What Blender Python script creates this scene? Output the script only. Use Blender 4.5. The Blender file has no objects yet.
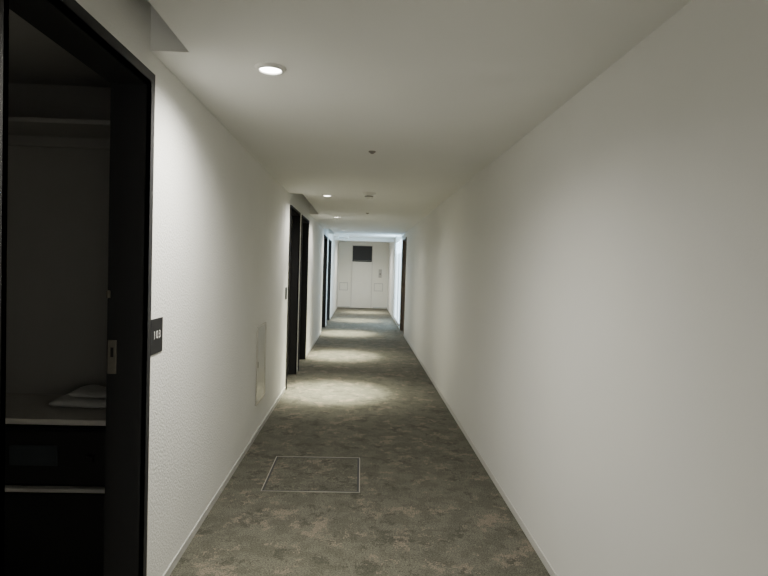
import bpy, bmesh, math
from mathutils import Matrix, Vector
C = bpy.context.scene.collection
XL, XR, ZC = -0.90, 1.007, 2.40

# ---------------------------------------------------------------- materials
def mat(name, col, rough=0.6, metal=0.0, noise=0.0, nscale=20, bump=0.0, bscale=200, emit=None, estr=0):
    m = bpy.data.materials.new(name); m.use_nodes = True
    nt = m.node_tree; b = nt.nodes['Principled BSDF']
    b.inputs['Base Color'].default_value = (*col, 1)
    b.inputs['Roughness'].default_value = rough
    b.inputs['Metallic'].default_value = metal
    tc = nt.nodes.new('ShaderNodeTexCoord')
    if noise > 0:
        n = nt.nodes.new('ShaderNodeTexNoise'); n.inputs['Scale'].default_value = nscale; n.inputs['Detail'].default_value = 4
        nt.links.new(tc.outputs['Object'], n.inputs['Vector'])
        r = nt.nodes.new('ShaderNodeValToRGB')
        r.color_ramp.elements[0].position = .3; r.color_ramp.elements[1].position = .7
        r.color_ramp.elements[0].color = (*[c*(1-noise) for c in col], 1)
        r.color_ramp.elements[1].color = (*[min(1, c*(1+noise)) for c in col], 1)
        nt.links.new(n.outputs['Fac'], r.inputs['Fac']); nt.links.new(r.outputs['Color'], b.inputs['Base Color'])
    if bump > 0:
        n2 = nt.nodes.new('ShaderNodeTexNoise'); n2.inputs['Scale'].default_value = bscale; n2.inputs['Detail'].default_value = 3
        nt.links.new(tc.outputs['Object'], n2.inputs['Vector'])
        bp = nt.nodes.new('ShaderNodeBump'); bp.inputs['Strength'].default_value = bump; bp.inputs['Distance'].default_value = .004
        nt.links.new(n2.outputs['Fac'], bp.inputs['Height']); nt.links.new(bp.outputs['Normal'], b.inputs['Normal'])
    if emit:
        b.inputs['Emission Color'].default_value = (*emit, 1); b.inputs['Emission Strength'].default_value = estr
    return m

M_wall = mat('wallpaper', (.79, .79, .755), .85, noise=.015, nscale=3, bump=1.0, bscale=85)
M_wallR = mat('wall_paint', (.755, .752, .725), .7, noise=.01, nscale=2, bump=.1, bscale=150)
M_wallF = mat('end_wall_paint', (.84, .825, .75), .8, noise=.01, nscale=2)
M_ceil = mat('ceiling_paint', (.79, .79, .755), .9, noise=.01, nscale=2)
M_base = mat('baseboard_vinyl', (.57, .565, .535), .5)
M_black = mat('black_powder_coat', (.008, .008, .009), .6, noise=.1, nscale=30)
M_leaf = mat('dark_door_laminate', (.02, .018, .016), .5, noise=.2, nscale=12)
M_brown = mat('brown_door_laminate', (.13, .10, .075), .5, noise=.2, nscale=12)
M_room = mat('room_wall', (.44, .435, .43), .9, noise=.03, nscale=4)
M_steel = mat('brushed_steel', (.50, .48, .44), .45, 1.0, noise=.05, nscale=60)
M_trim = mat('hatch_trim_metal', (.38, .36, .32), .45, .9, noise=.1, nscale=60)
M_dull = mat('dull_steel', (.30, .28, .25), .5, .7, noise=.05, nscale=60)
M_brass = mat('warm_metal', (.23, .21, .175), .5, .7, noise=.08, nscale=60)
M_plastic = mat('white_plastic', (.8, .79, .75), .4)
M_white = mat('white_laminate', (.6, .59, .57), .5)
M_counter = mat('grey_counter', (.66, .64, .61), .6, noise=.03, nscale=40)
M_towel = mat('towel_terry', (.82, .82, .81), 1, bump=1, bscale=400)
M_blackgl = mat('black_gloss', (.008, .008, .01), .5)
M_screen = mat('blue_grey_panel', (.04, .05, .062), .4)
M_lamp = mat('lamp_lens', (1, 1, 1), .5, emit=(1, .97, .90), estr=30)
M_glass = mat('frosted_glass', (.75, .85, .95), .5, emit=(.62, .83, 1), estr=3.0)
M_doorcream = mat('cream_door', (.83, .815, .745), .5, noise=.02, nscale=5)
M_frame = mat('grey_beige_frame', (.70, .68, .62), .5)
M_letter = mat('sign_letter', (.9, .9, .88), .5)
M_panel = mat('grey_panel', (.55, .545, .52), .45, .3)
M_sens = mat('grey_plastic', (.48, .47, .44), .5)

def carpet():
    m = bpy.data.materials.new('carpet'); m.use_nodes = True
    nt = m.node_tree; N = nt.nodes; L = nt.links; b = N['Principled BSDF']
    b.inputs['Roughness'].default_value = 1
    geo = N.new('ShaderNodeNewGeometry')
    snap = N.new('ShaderNodeVectorMath'); snap.operation = 'SNAP'; snap.inputs[1].default_value = (.009, .009, .5)
    L.new(geo.outputs['Position'], snap.inputs[0])
    def nz(scale, det, rough=.6, dist=0, raw=False, off=0):
        n = N.new('ShaderNodeTexNoise'); n.noise_dimensions = '4D'; n.inputs['W'].default_value = off
        n.inputs['Scale'].default_value = scale; n.inputs['Detail'].default_value = det
        n.inputs['Roughness'].default_value = rough; n.inputs['Distortion'].default_value = dist
        L.new(geo.outputs['Position'] if raw else snap.outputs[0], n.inputs['Vector']); return n
    def ramp(n, a, bb, c0, c1):
        r = N.new('ShaderNodeValToRGB'); e = r.color_ramp.elements
        e[0].position = a; e[1].position = bb; e[0].color = (*c0, 1); e[1].color = (*c1, 1)
        L.new(n.outputs['Fac'], r.inputs['Fac']); return r
    def mix(f, a, bb, t='MIX'):
        x = N.new('ShaderNodeMix'); x.data_type = 'RGBA'; x.blend_type = t
        if isinstance(f, float): x.inputs[0].default_value = f
        else: L.new(f, x.inputs[0])
        L.new(a, x.inputs[6]); L.new(bb, x.inputs[7]); return x.outputs[2]
    base = ramp(nz(6.0, 12, .76), .475, .525, (.098, .096, .073), (.130, .125, .097))
    brown = ramp(nz(5.4, 12, .76, off=3), .54, .57, (0, 0, 0), (1, 1, 1))
    bc = N.new('ShaderNodeRGB'); bc.outputs[0].default_value = (.195, .166, .130, 1)
    o = mix(brown.outputs['Color'], base.outputs['Color'], bc.outputs[0])
    dark = ramp(nz(6.4, 12, .76, off=7), .425, .455, (1, 1, 1), (0, 0, 0))
    dc = N.new('ShaderNodeRGB'); dc.outputs[0].default_value = (.070, .069, .052, 1)
    o = mix(dark.outputs['Color'], o, dc.outputs[0])
    fine = ramp(nz(130, 3, raw=True), .38, .62, (.48, .48, .48), (1.3, 1.3, 1.3))
    o = mix(1.0, o, fine.outputs['Color'], 'MULTIPLY')
    L.new(o, b.inputs['Base Color'])
    bp = N.new('ShaderNodeBump'); bp.inputs['Strength'].default_value = .6; bp.inputs['Distance'].default_value = .004
    L.new(nz(260, 3, raw=True).outputs['Fac'], bp.inputs['Height']); L.new(bp.outputs['Normal'], b.inputs['Normal'])
    return m
M_carpet = carpet()

# ---------------------------------------------------------------- helpers
def finish(bm, name, m, smooth=False):
    bmesh.ops.recalc_face_normals(bm, faces=bm.faces)
    me = bpy.data.meshes.new(name)
    vs = [v.co for v in bm.verts]
    cx = (min(v.x for v in vs)+max(v.x for v in vs))/2; cy = (min(v.y for v in vs)+max(v.y for v in vs))/2; cz = min(v.z for v in vs)
    bmesh.ops.translate(bm, verts=bm.verts, vec=(-cx, -cy, -cz))
    bm.to_mesh(me); bm.free()
    o = bpy.data.objects.new(name, me); o.location = (cx, cy, cz)
    me.materials.append(m)
    if smooth:
        for p in me.polygons: p.use_smooth = True
    C.objects.link(o); return o

def addbox(bm, b):
    x0, x1, y0, y1, z0, z1 = b
    mt = Matrix.Translation(((x0+x1)/2, (y0+y1)/2, (z0+z1)/2)) @ Matrix.Diagonal((x1-x0, y1-y0, z1-z0, 1))
    bmesh.ops.create_cube(bm, size=1, matrix=mt)

def boxes(name, bl, m, bevel=0, smooth=False):
    bm = bmesh.new()
    for b in bl: addbox(bm, b)
    if bevel:
        bmesh.ops.bevel(bm, geom=bm.edges[:], offset=bevel, segments=3, affect='EDGES', profile=.5)
    return finish(bm, name, m, smooth)

def cyl(name, x, y, z0, z1, r0, r1, m, seg=32):
    bm = bmesh.new()
    bmesh.ops.create_cone(bm, cap_ends=True, segments=seg, radius1=r0, radius2=r1, depth=z1-z0, matrix=Matrix.Translation((x, y, (z0+z1)/2)))
    return finish(bm, name, m)

def lathe(name, x, y, prof, m, seg=40):
    bm = bmesh.new(); rings = []
    for r, z in prof:
        rings.append([bm.verts.new((x+r*math.cos(2*math.pi*i/seg), y+r*math.sin(2*math.pi*i/seg), z)) for i in range(seg)])
    for a, b in zip(rings, rings[1:]):
        for i in range(seg):
            bm.faces.new((a[i], a[(i+1) % seg], b[(i+1) % seg], b[i]))
    return finish(bm, name, m, True)

def parent(ch, pa):
    bpy.context.view_layer.update()
    mw = ch.matrix_world.copy(); pw = pa.matrix_world.copy()
    ch.parent = pa; ch.matrix_parent_inverse = Matrix.Identity(4)
    ch.matrix_basis = pw.inverted() @ mw
    bpy.context.view_layer.update()

def thing(o, cat, label, group=None):
    o['category'] = cat; o['label'] = label
    if group: o['group'] = group
    return o

def struct(o, label=None, cat=None):
    o['kind'] = 'structure'
    if label: o['label'] = label
    if cat: o['category'] = cat
    return o

# ---------------------------------------------------------------- shell
YE = 22.1; YB = -5.0; ZT = 2.9
struct(boxes('floor', [(-3.0, XR+.15, YB-.1, YE+.1, -.1, 0)], M_carpet), 'mottled olive grey patterned carpet floor of the corridor', 'floor')

WT = .14
doors_left = [(1.46, 2.44, 2.27), (7.12, 8.16, 2.25), (8.48, 9.50, 2.25), (13.4, 14.6, 2.25), (15.3, 16.6, 2.25)]
bl = []; y = YB
for a, b, h in doors_left:
    bl.append((XL-WT, XL, y, a, 0, ZT)); bl.append((XL-WT, XL, a, b, h, ZT)); y = b
bl.append((XL-WT, XL, y, YE, 0, ZT))
struct(boxes('wall_left', bl, M_wall), 'off-white textured wallpaper corridor wall with dark doorways', 'wall')

dr = (13.25, 14.35, 2.25); win = (14.7, 17.4, .05, 2.36)
bl = [(XR, XR+WT, YB, dr[0], 0, ZT), (XR, XR+WT, dr[0], dr[1], dr[2], ZT), (XR, XR+WT, dr[1], win[0], 0, ZT),
      (XR, XR+WT, win[0], win[1], win[3], ZT), (XR, XR+WT, win[0], win[1], 0, win[2]), (XR, XR+WT, win[1], YE, 0, ZT)]
struct(boxes('wall_right', bl, M_wallR), 'smooth off-white painted corridor wall', 'wall')
struct(boxes('wall_far', [(XL-WT, XR+WT, YE, YE+.15, 0, ZT)], M_wallF), 'pale painted wall closing the corridor end', 'wall')
struct(boxes('wall_back', [(XL-WT, XR+WT, YB-.15, YB, 0, ZT)], M_wallR), 'pale painted wall', 'wall')

# ceiling with raised slots over the doorways
slots = [(1.2, 2.45), (7.0, 9.7), (13.2, 15.2)]
SX = XL+.16
bl = [(SX, XR, YB, 15.4, ZC, ZC+.5)]
y = YB
for a, b in slots:
    bl.append((XL, SX, y, a, ZC, ZC+.5)); bl.append((XL, SX, a, b, ZC+.47, ZC+.5)); y = b
bl.append((XL, SX, y, 15.4, ZC, ZC+.5))
bl.append((XL, XR, 15.4, YE, ZC+.1, ZC+.5))
struct(boxes('ceiling', bl, M_ceil), 'plain matte off-white ceiling with recesses over the doors', 'ceiling')
struct(boxes('trim_1', [(XL, XR, 18.4, 18.55, ZC-.01, ZC+.1)], M_plastic), 'white bulkhead beam crossing the ceiling', 'beam')

# baseboards
bl = []; y = YB; BH = .045
for a, b, h in doors_left:
    bl.append((XL, XL+.006, y, a-.045, 0, BH)); y = b+.045
bl.append((XL, XL+.006, y, YE, 0, BH))
struct(boxes('baseboard_left', bl, M_base), 'thin light grey vinyl baseboard', 'baseboard')
struct(boxes('baseboard_right', [(XR-.006, XR, YB, dr[0]-.045, 0, BH), (XR-.006, XR, dr[1]+.045, win[0]-.01, 0, BH), (XR-.006, XR, win[1]+.01, YE, 0, BH)], M_base), 'thin light grey vinyl baseboard', 'baseboard')
struct(boxes('baseboard_far', [(XL+.01, -.42, YE-.01, YE, 0, BH), (.45, XR-.01, YE-.01, YE, 0, BH)], M_base), 'thin light grey vinyl baseboard', 'baseboard')

# ---------------------------------------------------------------- door frames and doors
def frame_boxes(side, a, b, h, fw=.04, proud=.012, depth=WT):
    if side < 0: x0, x1 = XL-depth-.005, XL+proud
    else: x0, x1 = XR-proud, XR+depth+.005
    t = .02
    L = [(x0, x1, a-.002, a+t, 0, h), (x0, x1, b-t, b+.002, 0, h), (x0, x1, a, b, h-t, h+.002)]
    if side < 0: f0, f1 = XL, XL+proud
    else: f0, f1 = XR-proud, XR
    L += [(f0, f1, a-fw, a+t, 0, h+fw), (f0, f1, b-t, b+fw, 0, h+fw), (f0, f1, a+t, b-t, h-t, h+fw)]
    return L

d1 = struct(boxes('door_1', frame_boxes(-1, *doors_left[0]), M_black), 'black metal door frame of the open doorway', 'door frame')
sp = boxes('strike_plate', [(-1.040, -1.005, 2.415, 2.421, 1.06, 1.20)], M_brass, .0015); parent(sp, d1)
sp['label'] = 'dim brass grey metal strike plate'
lh = boxes('latch_hole', [(-1.028, -1.016, 2.4142, 2.4155, 1.13, 1.17)], M_black); parent(lh, sp)
rub = boxes('door_bumper', [(-1.046, -1.032, 2.405, 2.421, 1.375, 1.405)], M_brass, .003); parent(rub, d1)

def closed_door(n, side, a, b, h, mf=None, ml=None):
    f = struct(boxes('door_%d' % n, frame_boxes(side, a, b, h, .025, .015), mf or M_black), 'black framed guest room door set in the wall' if not mf else 'brown laminate door with matching frame', 'door')
    if side < 0: x0, x1 = XL-.125, XL-.085; hx0, hx1 = XL-.085, XL-.035
    else: x0, x1 = XR+.085, XR+.125; hx0, hx1 = XR+.035, XR+.085
    lf = boxes('door_leaf', [(x0, x1, a+.02, b-.02, .01, h-.02)], ml or M_leaf); parent(lf, f)
    hb = [(hx0, hx1, a+.085, a+.105, 1.0, 1.02)]
    hb.append((hx0, hx0+.015, a+.085, a+.22, 1.0, 1.02) if side > 0 else (hx1-.015, hx1, a+.085, a+.22, 1.0, 1.02))
    hb.append((hx1-.008, hx1, a+.07, a+.12, .93, 1.15) if side > 0 else (hx0, hx0+.008, a+.07, a+.12, .93, 1.15))
    hd = boxes('door_handle', hb, M_steel); parent(hd, lf)
    return f
for i, d in enumerate(doors_left[1:]): closed_door(i+2, -1, *d)
closed_door(6, 1, *dr, mf=M_brown, ml=M_brown)

# far door with dark glazed top
fx0, fx1 = -.37, .37
f = struct(boxes('door_7', [(fx0-.03, fx0, YE-.03, YE, 0, 2.40), (fx1, fx1+.03, YE-.03, YE, 0, 2.40), (fx0, fx1, YE-.03, YE, 2.37, 2.40)], M_frame), 'cream service door with dark glazed transom', 'door')
lf = boxes('door_leaf', [(fx0+.006, fx1-.006, YE-.02, YE, .01, 1.76)], M_doorcream); parent(lf, f)
tr = boxes('transom_pane', [(fx0+.02, fx1-.02, YE-.022, YE, 1.82, 2.35)], M_blackgl); parent(tr, f); tr['label'] = 'dark glazed transom pane'
tf = boxes('transom_frame', [(fx0, fx0+.03, YE-.035, YE, 1.77, 2.37), (fx1-.03, fx1, YE-.035, YE, 1.77, 2.37), (fx0, fx1, YE-.035, YE, 1.77, 1.81), (fx0, fx1, YE-.035, YE, 2.34, 2.37)], M_black); parent(tf, f)

# window
yb0, yb1, zb0, zb1 = win
w = [(XR-.01, XR+.06, yb0, yb0+.06, zb0, zb1), (XR-.01, XR+.06, yb1-.06, yb1, zb0, zb1), (XR-.01, XR+.06, yb0, yb1, zb1-.06, zb1), (XR-.01, XR+.06, yb0, yb1, zb0, zb0+.06)]
w.append((XR, XR+.06, (yb0+yb1)/2-.03, (yb0+yb1)/2+.03, zb0, zb1))
wf = struct(boxes('window_1', w, M_plastic), 'white framed frosted window with pale blue daylight', 'window')
pane = boxes('window_pane', [(XR+.03, XR+.04, yb0+.05, yb1-.05, zb0+.05, zb1-.05)], M_glass); parent(pane, wf)

# wall plates on far wall
for (x0, x1, z0, z1, nm, lab) in [(-.84, -.52, .66, .96, 'access_panel', 'small square white access panel beside the cream door'),
                                  (.48, .82, .66, .96, 'access_panel', 'small square white access panel below the grey control plate')]:
    o = boxes(nm, [(x0, x1, YE-.012, YE, z0, z1)], M_sens, .002)
    i = boxes('panel_cover', [(x0+.018, x1-.018, YE-.016, YE-.01, z0+.018, z1-.018)], M_doorcream); parent(i, o)
    thing(o, 'access panel', lab, 'square access panels on the end wall')
o = boxes('control_plate', [(.64, .76, YE-.02, YE, 1.18, 1.50)], M_sens, .004)
b1 = boxes('button', [(.68, .72, YE-.026, YE-.018, 1.30, 1.34)], M_black); parent(b1, o)
thing(o, 'control panel', 'narrow grey control plate on the end wall')

# ---------------------------------------------------------------- linen/closet room
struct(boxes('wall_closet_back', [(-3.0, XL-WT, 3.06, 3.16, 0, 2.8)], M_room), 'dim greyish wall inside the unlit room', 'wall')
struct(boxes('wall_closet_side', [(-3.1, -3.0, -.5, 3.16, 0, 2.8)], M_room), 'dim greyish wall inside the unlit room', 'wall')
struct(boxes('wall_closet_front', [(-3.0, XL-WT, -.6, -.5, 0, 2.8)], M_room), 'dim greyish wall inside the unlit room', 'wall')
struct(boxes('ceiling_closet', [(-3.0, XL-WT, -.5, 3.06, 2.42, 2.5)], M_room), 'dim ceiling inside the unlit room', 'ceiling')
cx0, cx1 = -2.1, XL-WT-.001
ct = boxes('countertop', [(cx0, cx1, 2.58, 3.06, .795, .82)], M_counter, .003)
thing(ct, 'countertop', 'pale grey beige laminate countertop over dark cabinet')
cab = boxes('cabinet', [(cx0, cx0+.02, 2.61, 3.06, 0, .795), (cx1-.03, cx1-.01, 2.61, 3.06, 0, .795), (cx0+.02, cx1-.03, 3.04, 3.06, 0, .795), (cx0+.02, cx1-.03, 2.63, 3.04, 0, .03)], M_black)
thing(cab, 'cabinet', 'black open-front cabinet below the beige countertop')
sh = boxes('cabinet_shelf', [(cx0+.02, cx1-.03, 2.60, 3.04, .485, .50)], M_white); parent(sh, cab); sh['label'] = 'thin white shelf board'
sf = boxes('safe', [(-1.62, -1.10, 2.63, 3.0, .502, .77)], M_blackgl, .006)
dr_ = boxes('safe_door', [(-1.60, -1.12, 2.62, 2.632, .515, .757)], M_black, .003); parent(dr_, sf)
kp = boxes('keypad', [(-1.55, -1.34, 2.613, 2.622, .60, .69)], M_screen, .002); parent(kp, dr_); kp['label'] = 'blue grey keypad panel'
kn = boxes('knob', [(-1.21, -1.18, 2.605, 2.622, .62, .65)], M_black, .004); parent(kn, dr_)
thing(sf, 'safe', 'black safe with a blue grey keypad on the shelf')
fr = boxes('minibar_fridge', [(-1.62, -1.10, 2.66, 3.0, .03, .47)], M_blackgl, .006)
fd = boxes('fridge_door', [(-1.615, -1.105, 2.63, 2.66, .035, .465)], M_black, .004); parent(fd, fr)
thing(fr, 'refrigerator', 'black minibar fridge under the white shelf')
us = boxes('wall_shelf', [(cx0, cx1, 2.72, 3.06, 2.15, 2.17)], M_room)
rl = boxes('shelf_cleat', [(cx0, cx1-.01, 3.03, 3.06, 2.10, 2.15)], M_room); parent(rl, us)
thing(us, 'shelf', 'greyish upper shelf in the dark room')
# folded towels
def towel(name, x0, x1, y0, y1, z0, z1, ph, label):
    bm = bmesh.new(); n = 30; segs = 24
    prof = []
    for k in range(segs):
        a = 2*math.pi*k/segs
        prof.append((math.copysign(abs(math.cos(a))**.5, math.cos(a)), math.copysign(abs(math.sin(a))**.6, math.sin(a))))
    rings = []
    for i in range(n+1):
        t = .5-.5*math.cos(math.pi*i/n); s = abs(2*t-1); e = max(.2, (1-s**12))**.5
        x = x0+(x1-x0)*t; ring = []
        for (py, pz) in prof:
            H = z1-z0
            zz = z0+H*.45+(pz*H*.55*e if pz > 0 else pz*H*.45*e)
            if pz > .3: zz += (.004*math.sin(8*t+ph)+.002*math.sin(17*t+4*py+ph)-.006)*e
            ring.append(bm.verts.new((x, (y0+y1)/2+py*(y1-y0)/2*(.93+.07*e)+.005*math.sin(9*t+ph), max(zz, z0))))
        rings.append(ring)
    for a, b in zip(rings, rings[1:]):
        for k in range(segs): bm.faces.new((a[k], a[(k+1) % segs], b[(k+1) % segs], b[k]))
    bm.faces.new(rings[0]); bm.faces.new(rings[-1][::-1])
    zmin = min(v.co.z for v in bm.verts)
    bmesh.ops.translate(bm, verts=bm.verts, vec=(0, 0, z0-zmin))
    o = finish(bm, name, M_towel, True)
    return thing(o, 'towel', label, 'folded towels on the counter')
towel('folded_towel', -1.46, -1.06, 2.76, 2.99, .821, .868, 0, 'folded white terry towel lying on the beige counter')
towel('folded_towel', -1.38, -1.08, 2.78, 2.97, .8675, .905, 1.3, 'smaller folded white towel stacked on another towel')

# ---------------------------------------------------------------- signs on left wall
def sign(y0, y1, z0, z1, text, label):
    o = boxes('room_number_sign', [(XL, XL+.004, y0, y1, z0, z1)], M_black, .001)
    thing(o, 'sign', label)
    if text:
        cu = bpy.data.curves.new('txt', 'FONT'); cu.body = text; cu.size = .05; cu.extrude = .0004; cu.align_x = 'CENTER'; cu.align_y = 'CENTER'; cu.space_character = 1.25; cu.offset = -.0004
        to = bpy.data.objects.new('tmp', cu); C.objects.link(to); bpy.context.view_layer.update()
        me = bpy.data.meshes.new_from_object(to.evaluated_get(bpy.context.evaluated_depsgraph_get()))
        bpy.data.objects.remove(to)
        me.materials.clear(); me.materials.append(M_letter)
        t = bpy.data.objects.new('room_number', me); C.objects.link(t)
        t.location = (XL+.0045, (y0+y1)/2, (z0+z1)/2+.004); t.rotation_euler = (math.pi/2, 0, math.pi/2)
        t['label'] = 'white room number 103'
        parent(t, o)
    return o
sign(2.505, 2.65, 1.125, 1.28, '103', 'square black room sign reading 103 beside the open doorway')
sign(6.86, 7.01, 1.13, 1.27, '', 'square black room sign beside a closed door')
ap = boxes('wall_access_panel', [(XL, XL+.010, 5.06, 5.50, .29, .31), (XL, XL+.010, 5.06, 5.50, .97, .99), (XL, XL+.010, 5.06, 5.08, .31, .97), (XL, XL+.010, 5.48, 5.50, .31, .97)], M_steel)
thing(ap, 'access panel', 'pale metal framed access panel low on the wall')
pc = boxes('panel_cover', [(XL, XL+.004, 5.08, 5.48, .31, .97)], M_panel); parent(pc, ap)
lk = boxes('latch', [(XL+.004, XL+.01, 5.10, 5.13, .62, .67)], M_dull); parent(lk, ap)

# ---------------------------------------------------------------- floor hatch
hx0, hx1, hy0, hy1 = -.64, .03, 3.88, 4.60
t = .006
def ringb(x0, x1, y0, y1, t, z): return [(x0, x1, y0, y0+t, 0, z), (x0, x1, y1-t, y1, 0, z), (x0, x0+t, y0+t, y1-t, 0, z), (x1-t, x1, y0+t, y1-t, 0, z)]
fh = boxes('floor_hatch', ringb(hx0, hx1, hy0, hy1, t, .004), M_trim)
thing(fh, 'floor hatch', 'square floor access hatch with thin metal edging in the carpet')
gp = boxes('hatch_gap', ringb(hx0+t, hx1-t, hy0+t, hy1-t, .014, .003), M_black); parent(gp, fh); gp['label'] = 'dark gap around the hatch lid'
t2 = t+.014
hc = boxes('hatch_cover', [(hx0+t2, hx1-t2, hy0+t2, hy1-t2, 0, .003)], M_carpet); parent(hc, fh); hc['label'] = 'carpet covered hatch lid'

# ---------------------------------------------------------------- ceiling fixtures
lights = [(-.43, 2.60, 205, 70), (-.45, 7.05, 90, 2300), (-.46, 10.0, 80, 1900), (-.46, 13.4, 80, 1900), (-.2, 16.8, 100, 1300), (0, 19.9, 230, 1100), (-.43, -1.8, 230, 150)]
first = None
for i, (x, y, pw, pn) in enumerate(lights):
    zc = ZC if y < 15.4 else ZC+.1
    if first is None:
        ring = lathe('downlight', x, y, [(.046, zc-.002), (.047, zc-.010), (.052, zc-.014), (.064, zc-.012), (.070, zc)], M_plastic)
        lens = cyl('lamp_lens', x, y, zc-.006, zc, .046, .046, M_lamp)
        parent(lens, ring); first = (ring, lens); r = ring
    else:
        r = first[0].copy(); C.objects.link(r); r.location = (x, y, first[0].location.z+(zc-ZC))
        l2 = first[1].copy(); C.objects.link(l2); l2.parent = r; l2.matrix_parent_inverse = Matrix.Identity(4)
    thing(r, 'ceiling light', 'round recessed white downlight glowing in the ceiling', 'recessed ceiling downlights')
    for (p, ang, sz, cl) in ((pw, 165, .045, (1, .965, .87)), (pn*.85, 40, .05, (1, .975, .72)), (pn*.17, 66, .06, (1, .97, .76))):
        ld = bpy.data.lights.new('lamp', 'SPOT'); ld.energy = p; ld.color = cl; ld.spot_size = math.radians(ang); ld.spot_blend = 1; ld.shadow_soft_size = sz
        lo = bpy.data.objects.new('lamp', ld); C.objects.link(lo); lo.location = (x, y, zc-.02)
        if ang < 90: lo.rotation_euler = Vector((.05, 0, -1)).to_track_quat('-Z', 'Y').to_euler()

def sprinkler(x, y):
    o = lathe('ceiling_sprinkler', x, y, [(.0001, ZC-.018), (.012, ZC-.017), (.016, ZC-.010), (.024, ZC-.008), (.028, ZC)], M_dull, 24)
    thing(o, 'sprinkler', 'small round metal sprinkler head on the ceiling', 'ceiling sprinklers')
sprinkler(.05, 4.33); sprinkler(.06, 9.15)
sd = lathe('smoke_detector', .056, 6.7, [(.0001, ZC-.08), (.038, ZC-.08), (.046, ZC-.06), (.048, ZC-.03), (.075, ZC-.025), (.078, ZC)], M_plastic)
thing(sd, 'smoke detector', 'round white smoke detector on the ceiling')
rg = lathe('sensor_ring', .056, 6.7, [(.0465, ZC-.050), (.050, ZC-.048), (.051, ZC-.040), (.0485, ZC-.038)], M_dull); parent(rg, sd)
el = boxes('ceiling_emergency_light', [(-.72, -.42, 17.0, 17.08, ZC+.0, ZC+.10)], M_plastic, .008)
le = boxes('lamp_cover', [(-.70, -.44, 16.99, 17.09, ZC-.02, ZC+.02)], M_sens, .006); parent(le, el)
thing(el, 'emergency light', 'slim white emergency light fitting on the ceiling')

# cool daylight through frosted window
al = bpy.data.lights.new('daylight', 'AREA'); al.shape = 'RECTANGLE'; al.size = 2.4; al.size_y = .5; al.energy = 70; al.color = (.50, .76, 1)
ao = bpy.data.objects.new('daylight', al); C.objects.link(ao); ao.location = (XR-.05, 16.05, 1.95)
ao.rotation_euler = Vector((-.35, 0, 1)).to_track_quat('-Z', 'Y').to_euler()
# added fill lamp behind the camera, lifts the ceiling and walls; no real fixture
al = bpy.data.lights.new('back_fill_light', 'AREA'); al.shape = 'RECTANGLE'; al.size = 1.7; al.size_y = 2.1; al.energy = 50; al.color = (1, .98, .93)
ao = bpy.data.objects.new('back_fill_light', al); C.objects.link(ao); ao.location = (0, YB+.05, 1.2)
ao.rotation_euler = Vector((0, 1, .2)).to_track_quat('-Z', 'Z').to_euler()

# world
w = bpy.data.worlds.new('world'); bpy.context.scene.world = w; w.use_nodes = True
w.node_tree.nodes['Background'].inputs[0].default_value = (.5, .55, .6, 1); w.node_tree.nodes['Background'].inputs[1].default_value = .1

# ---------------------------------------------------------------- camera
cam = bpy.data.cameras.new('camera'); co = bpy.data.objects.new('camera', cam); C.objects.link(co)
F = 577.0
cam.sensor_width = 36; cam.lens = F/768*36; cam.clip_start = .02
a = Vector((-22, 20, -F)).normalized()
th = math.radians(1.7); u0 = Vector((math.sin(th), math.cos(th), 0))
zv = (u0-u0.dot(a)*a).normalized(); xv = a.cross(zv)
R = Matrix((xv, a, zv))
co.matrix_world = Matrix.Translation((0, 0, 1.53)) @ R.to_4x4()
bpy.context.scene.camera = co
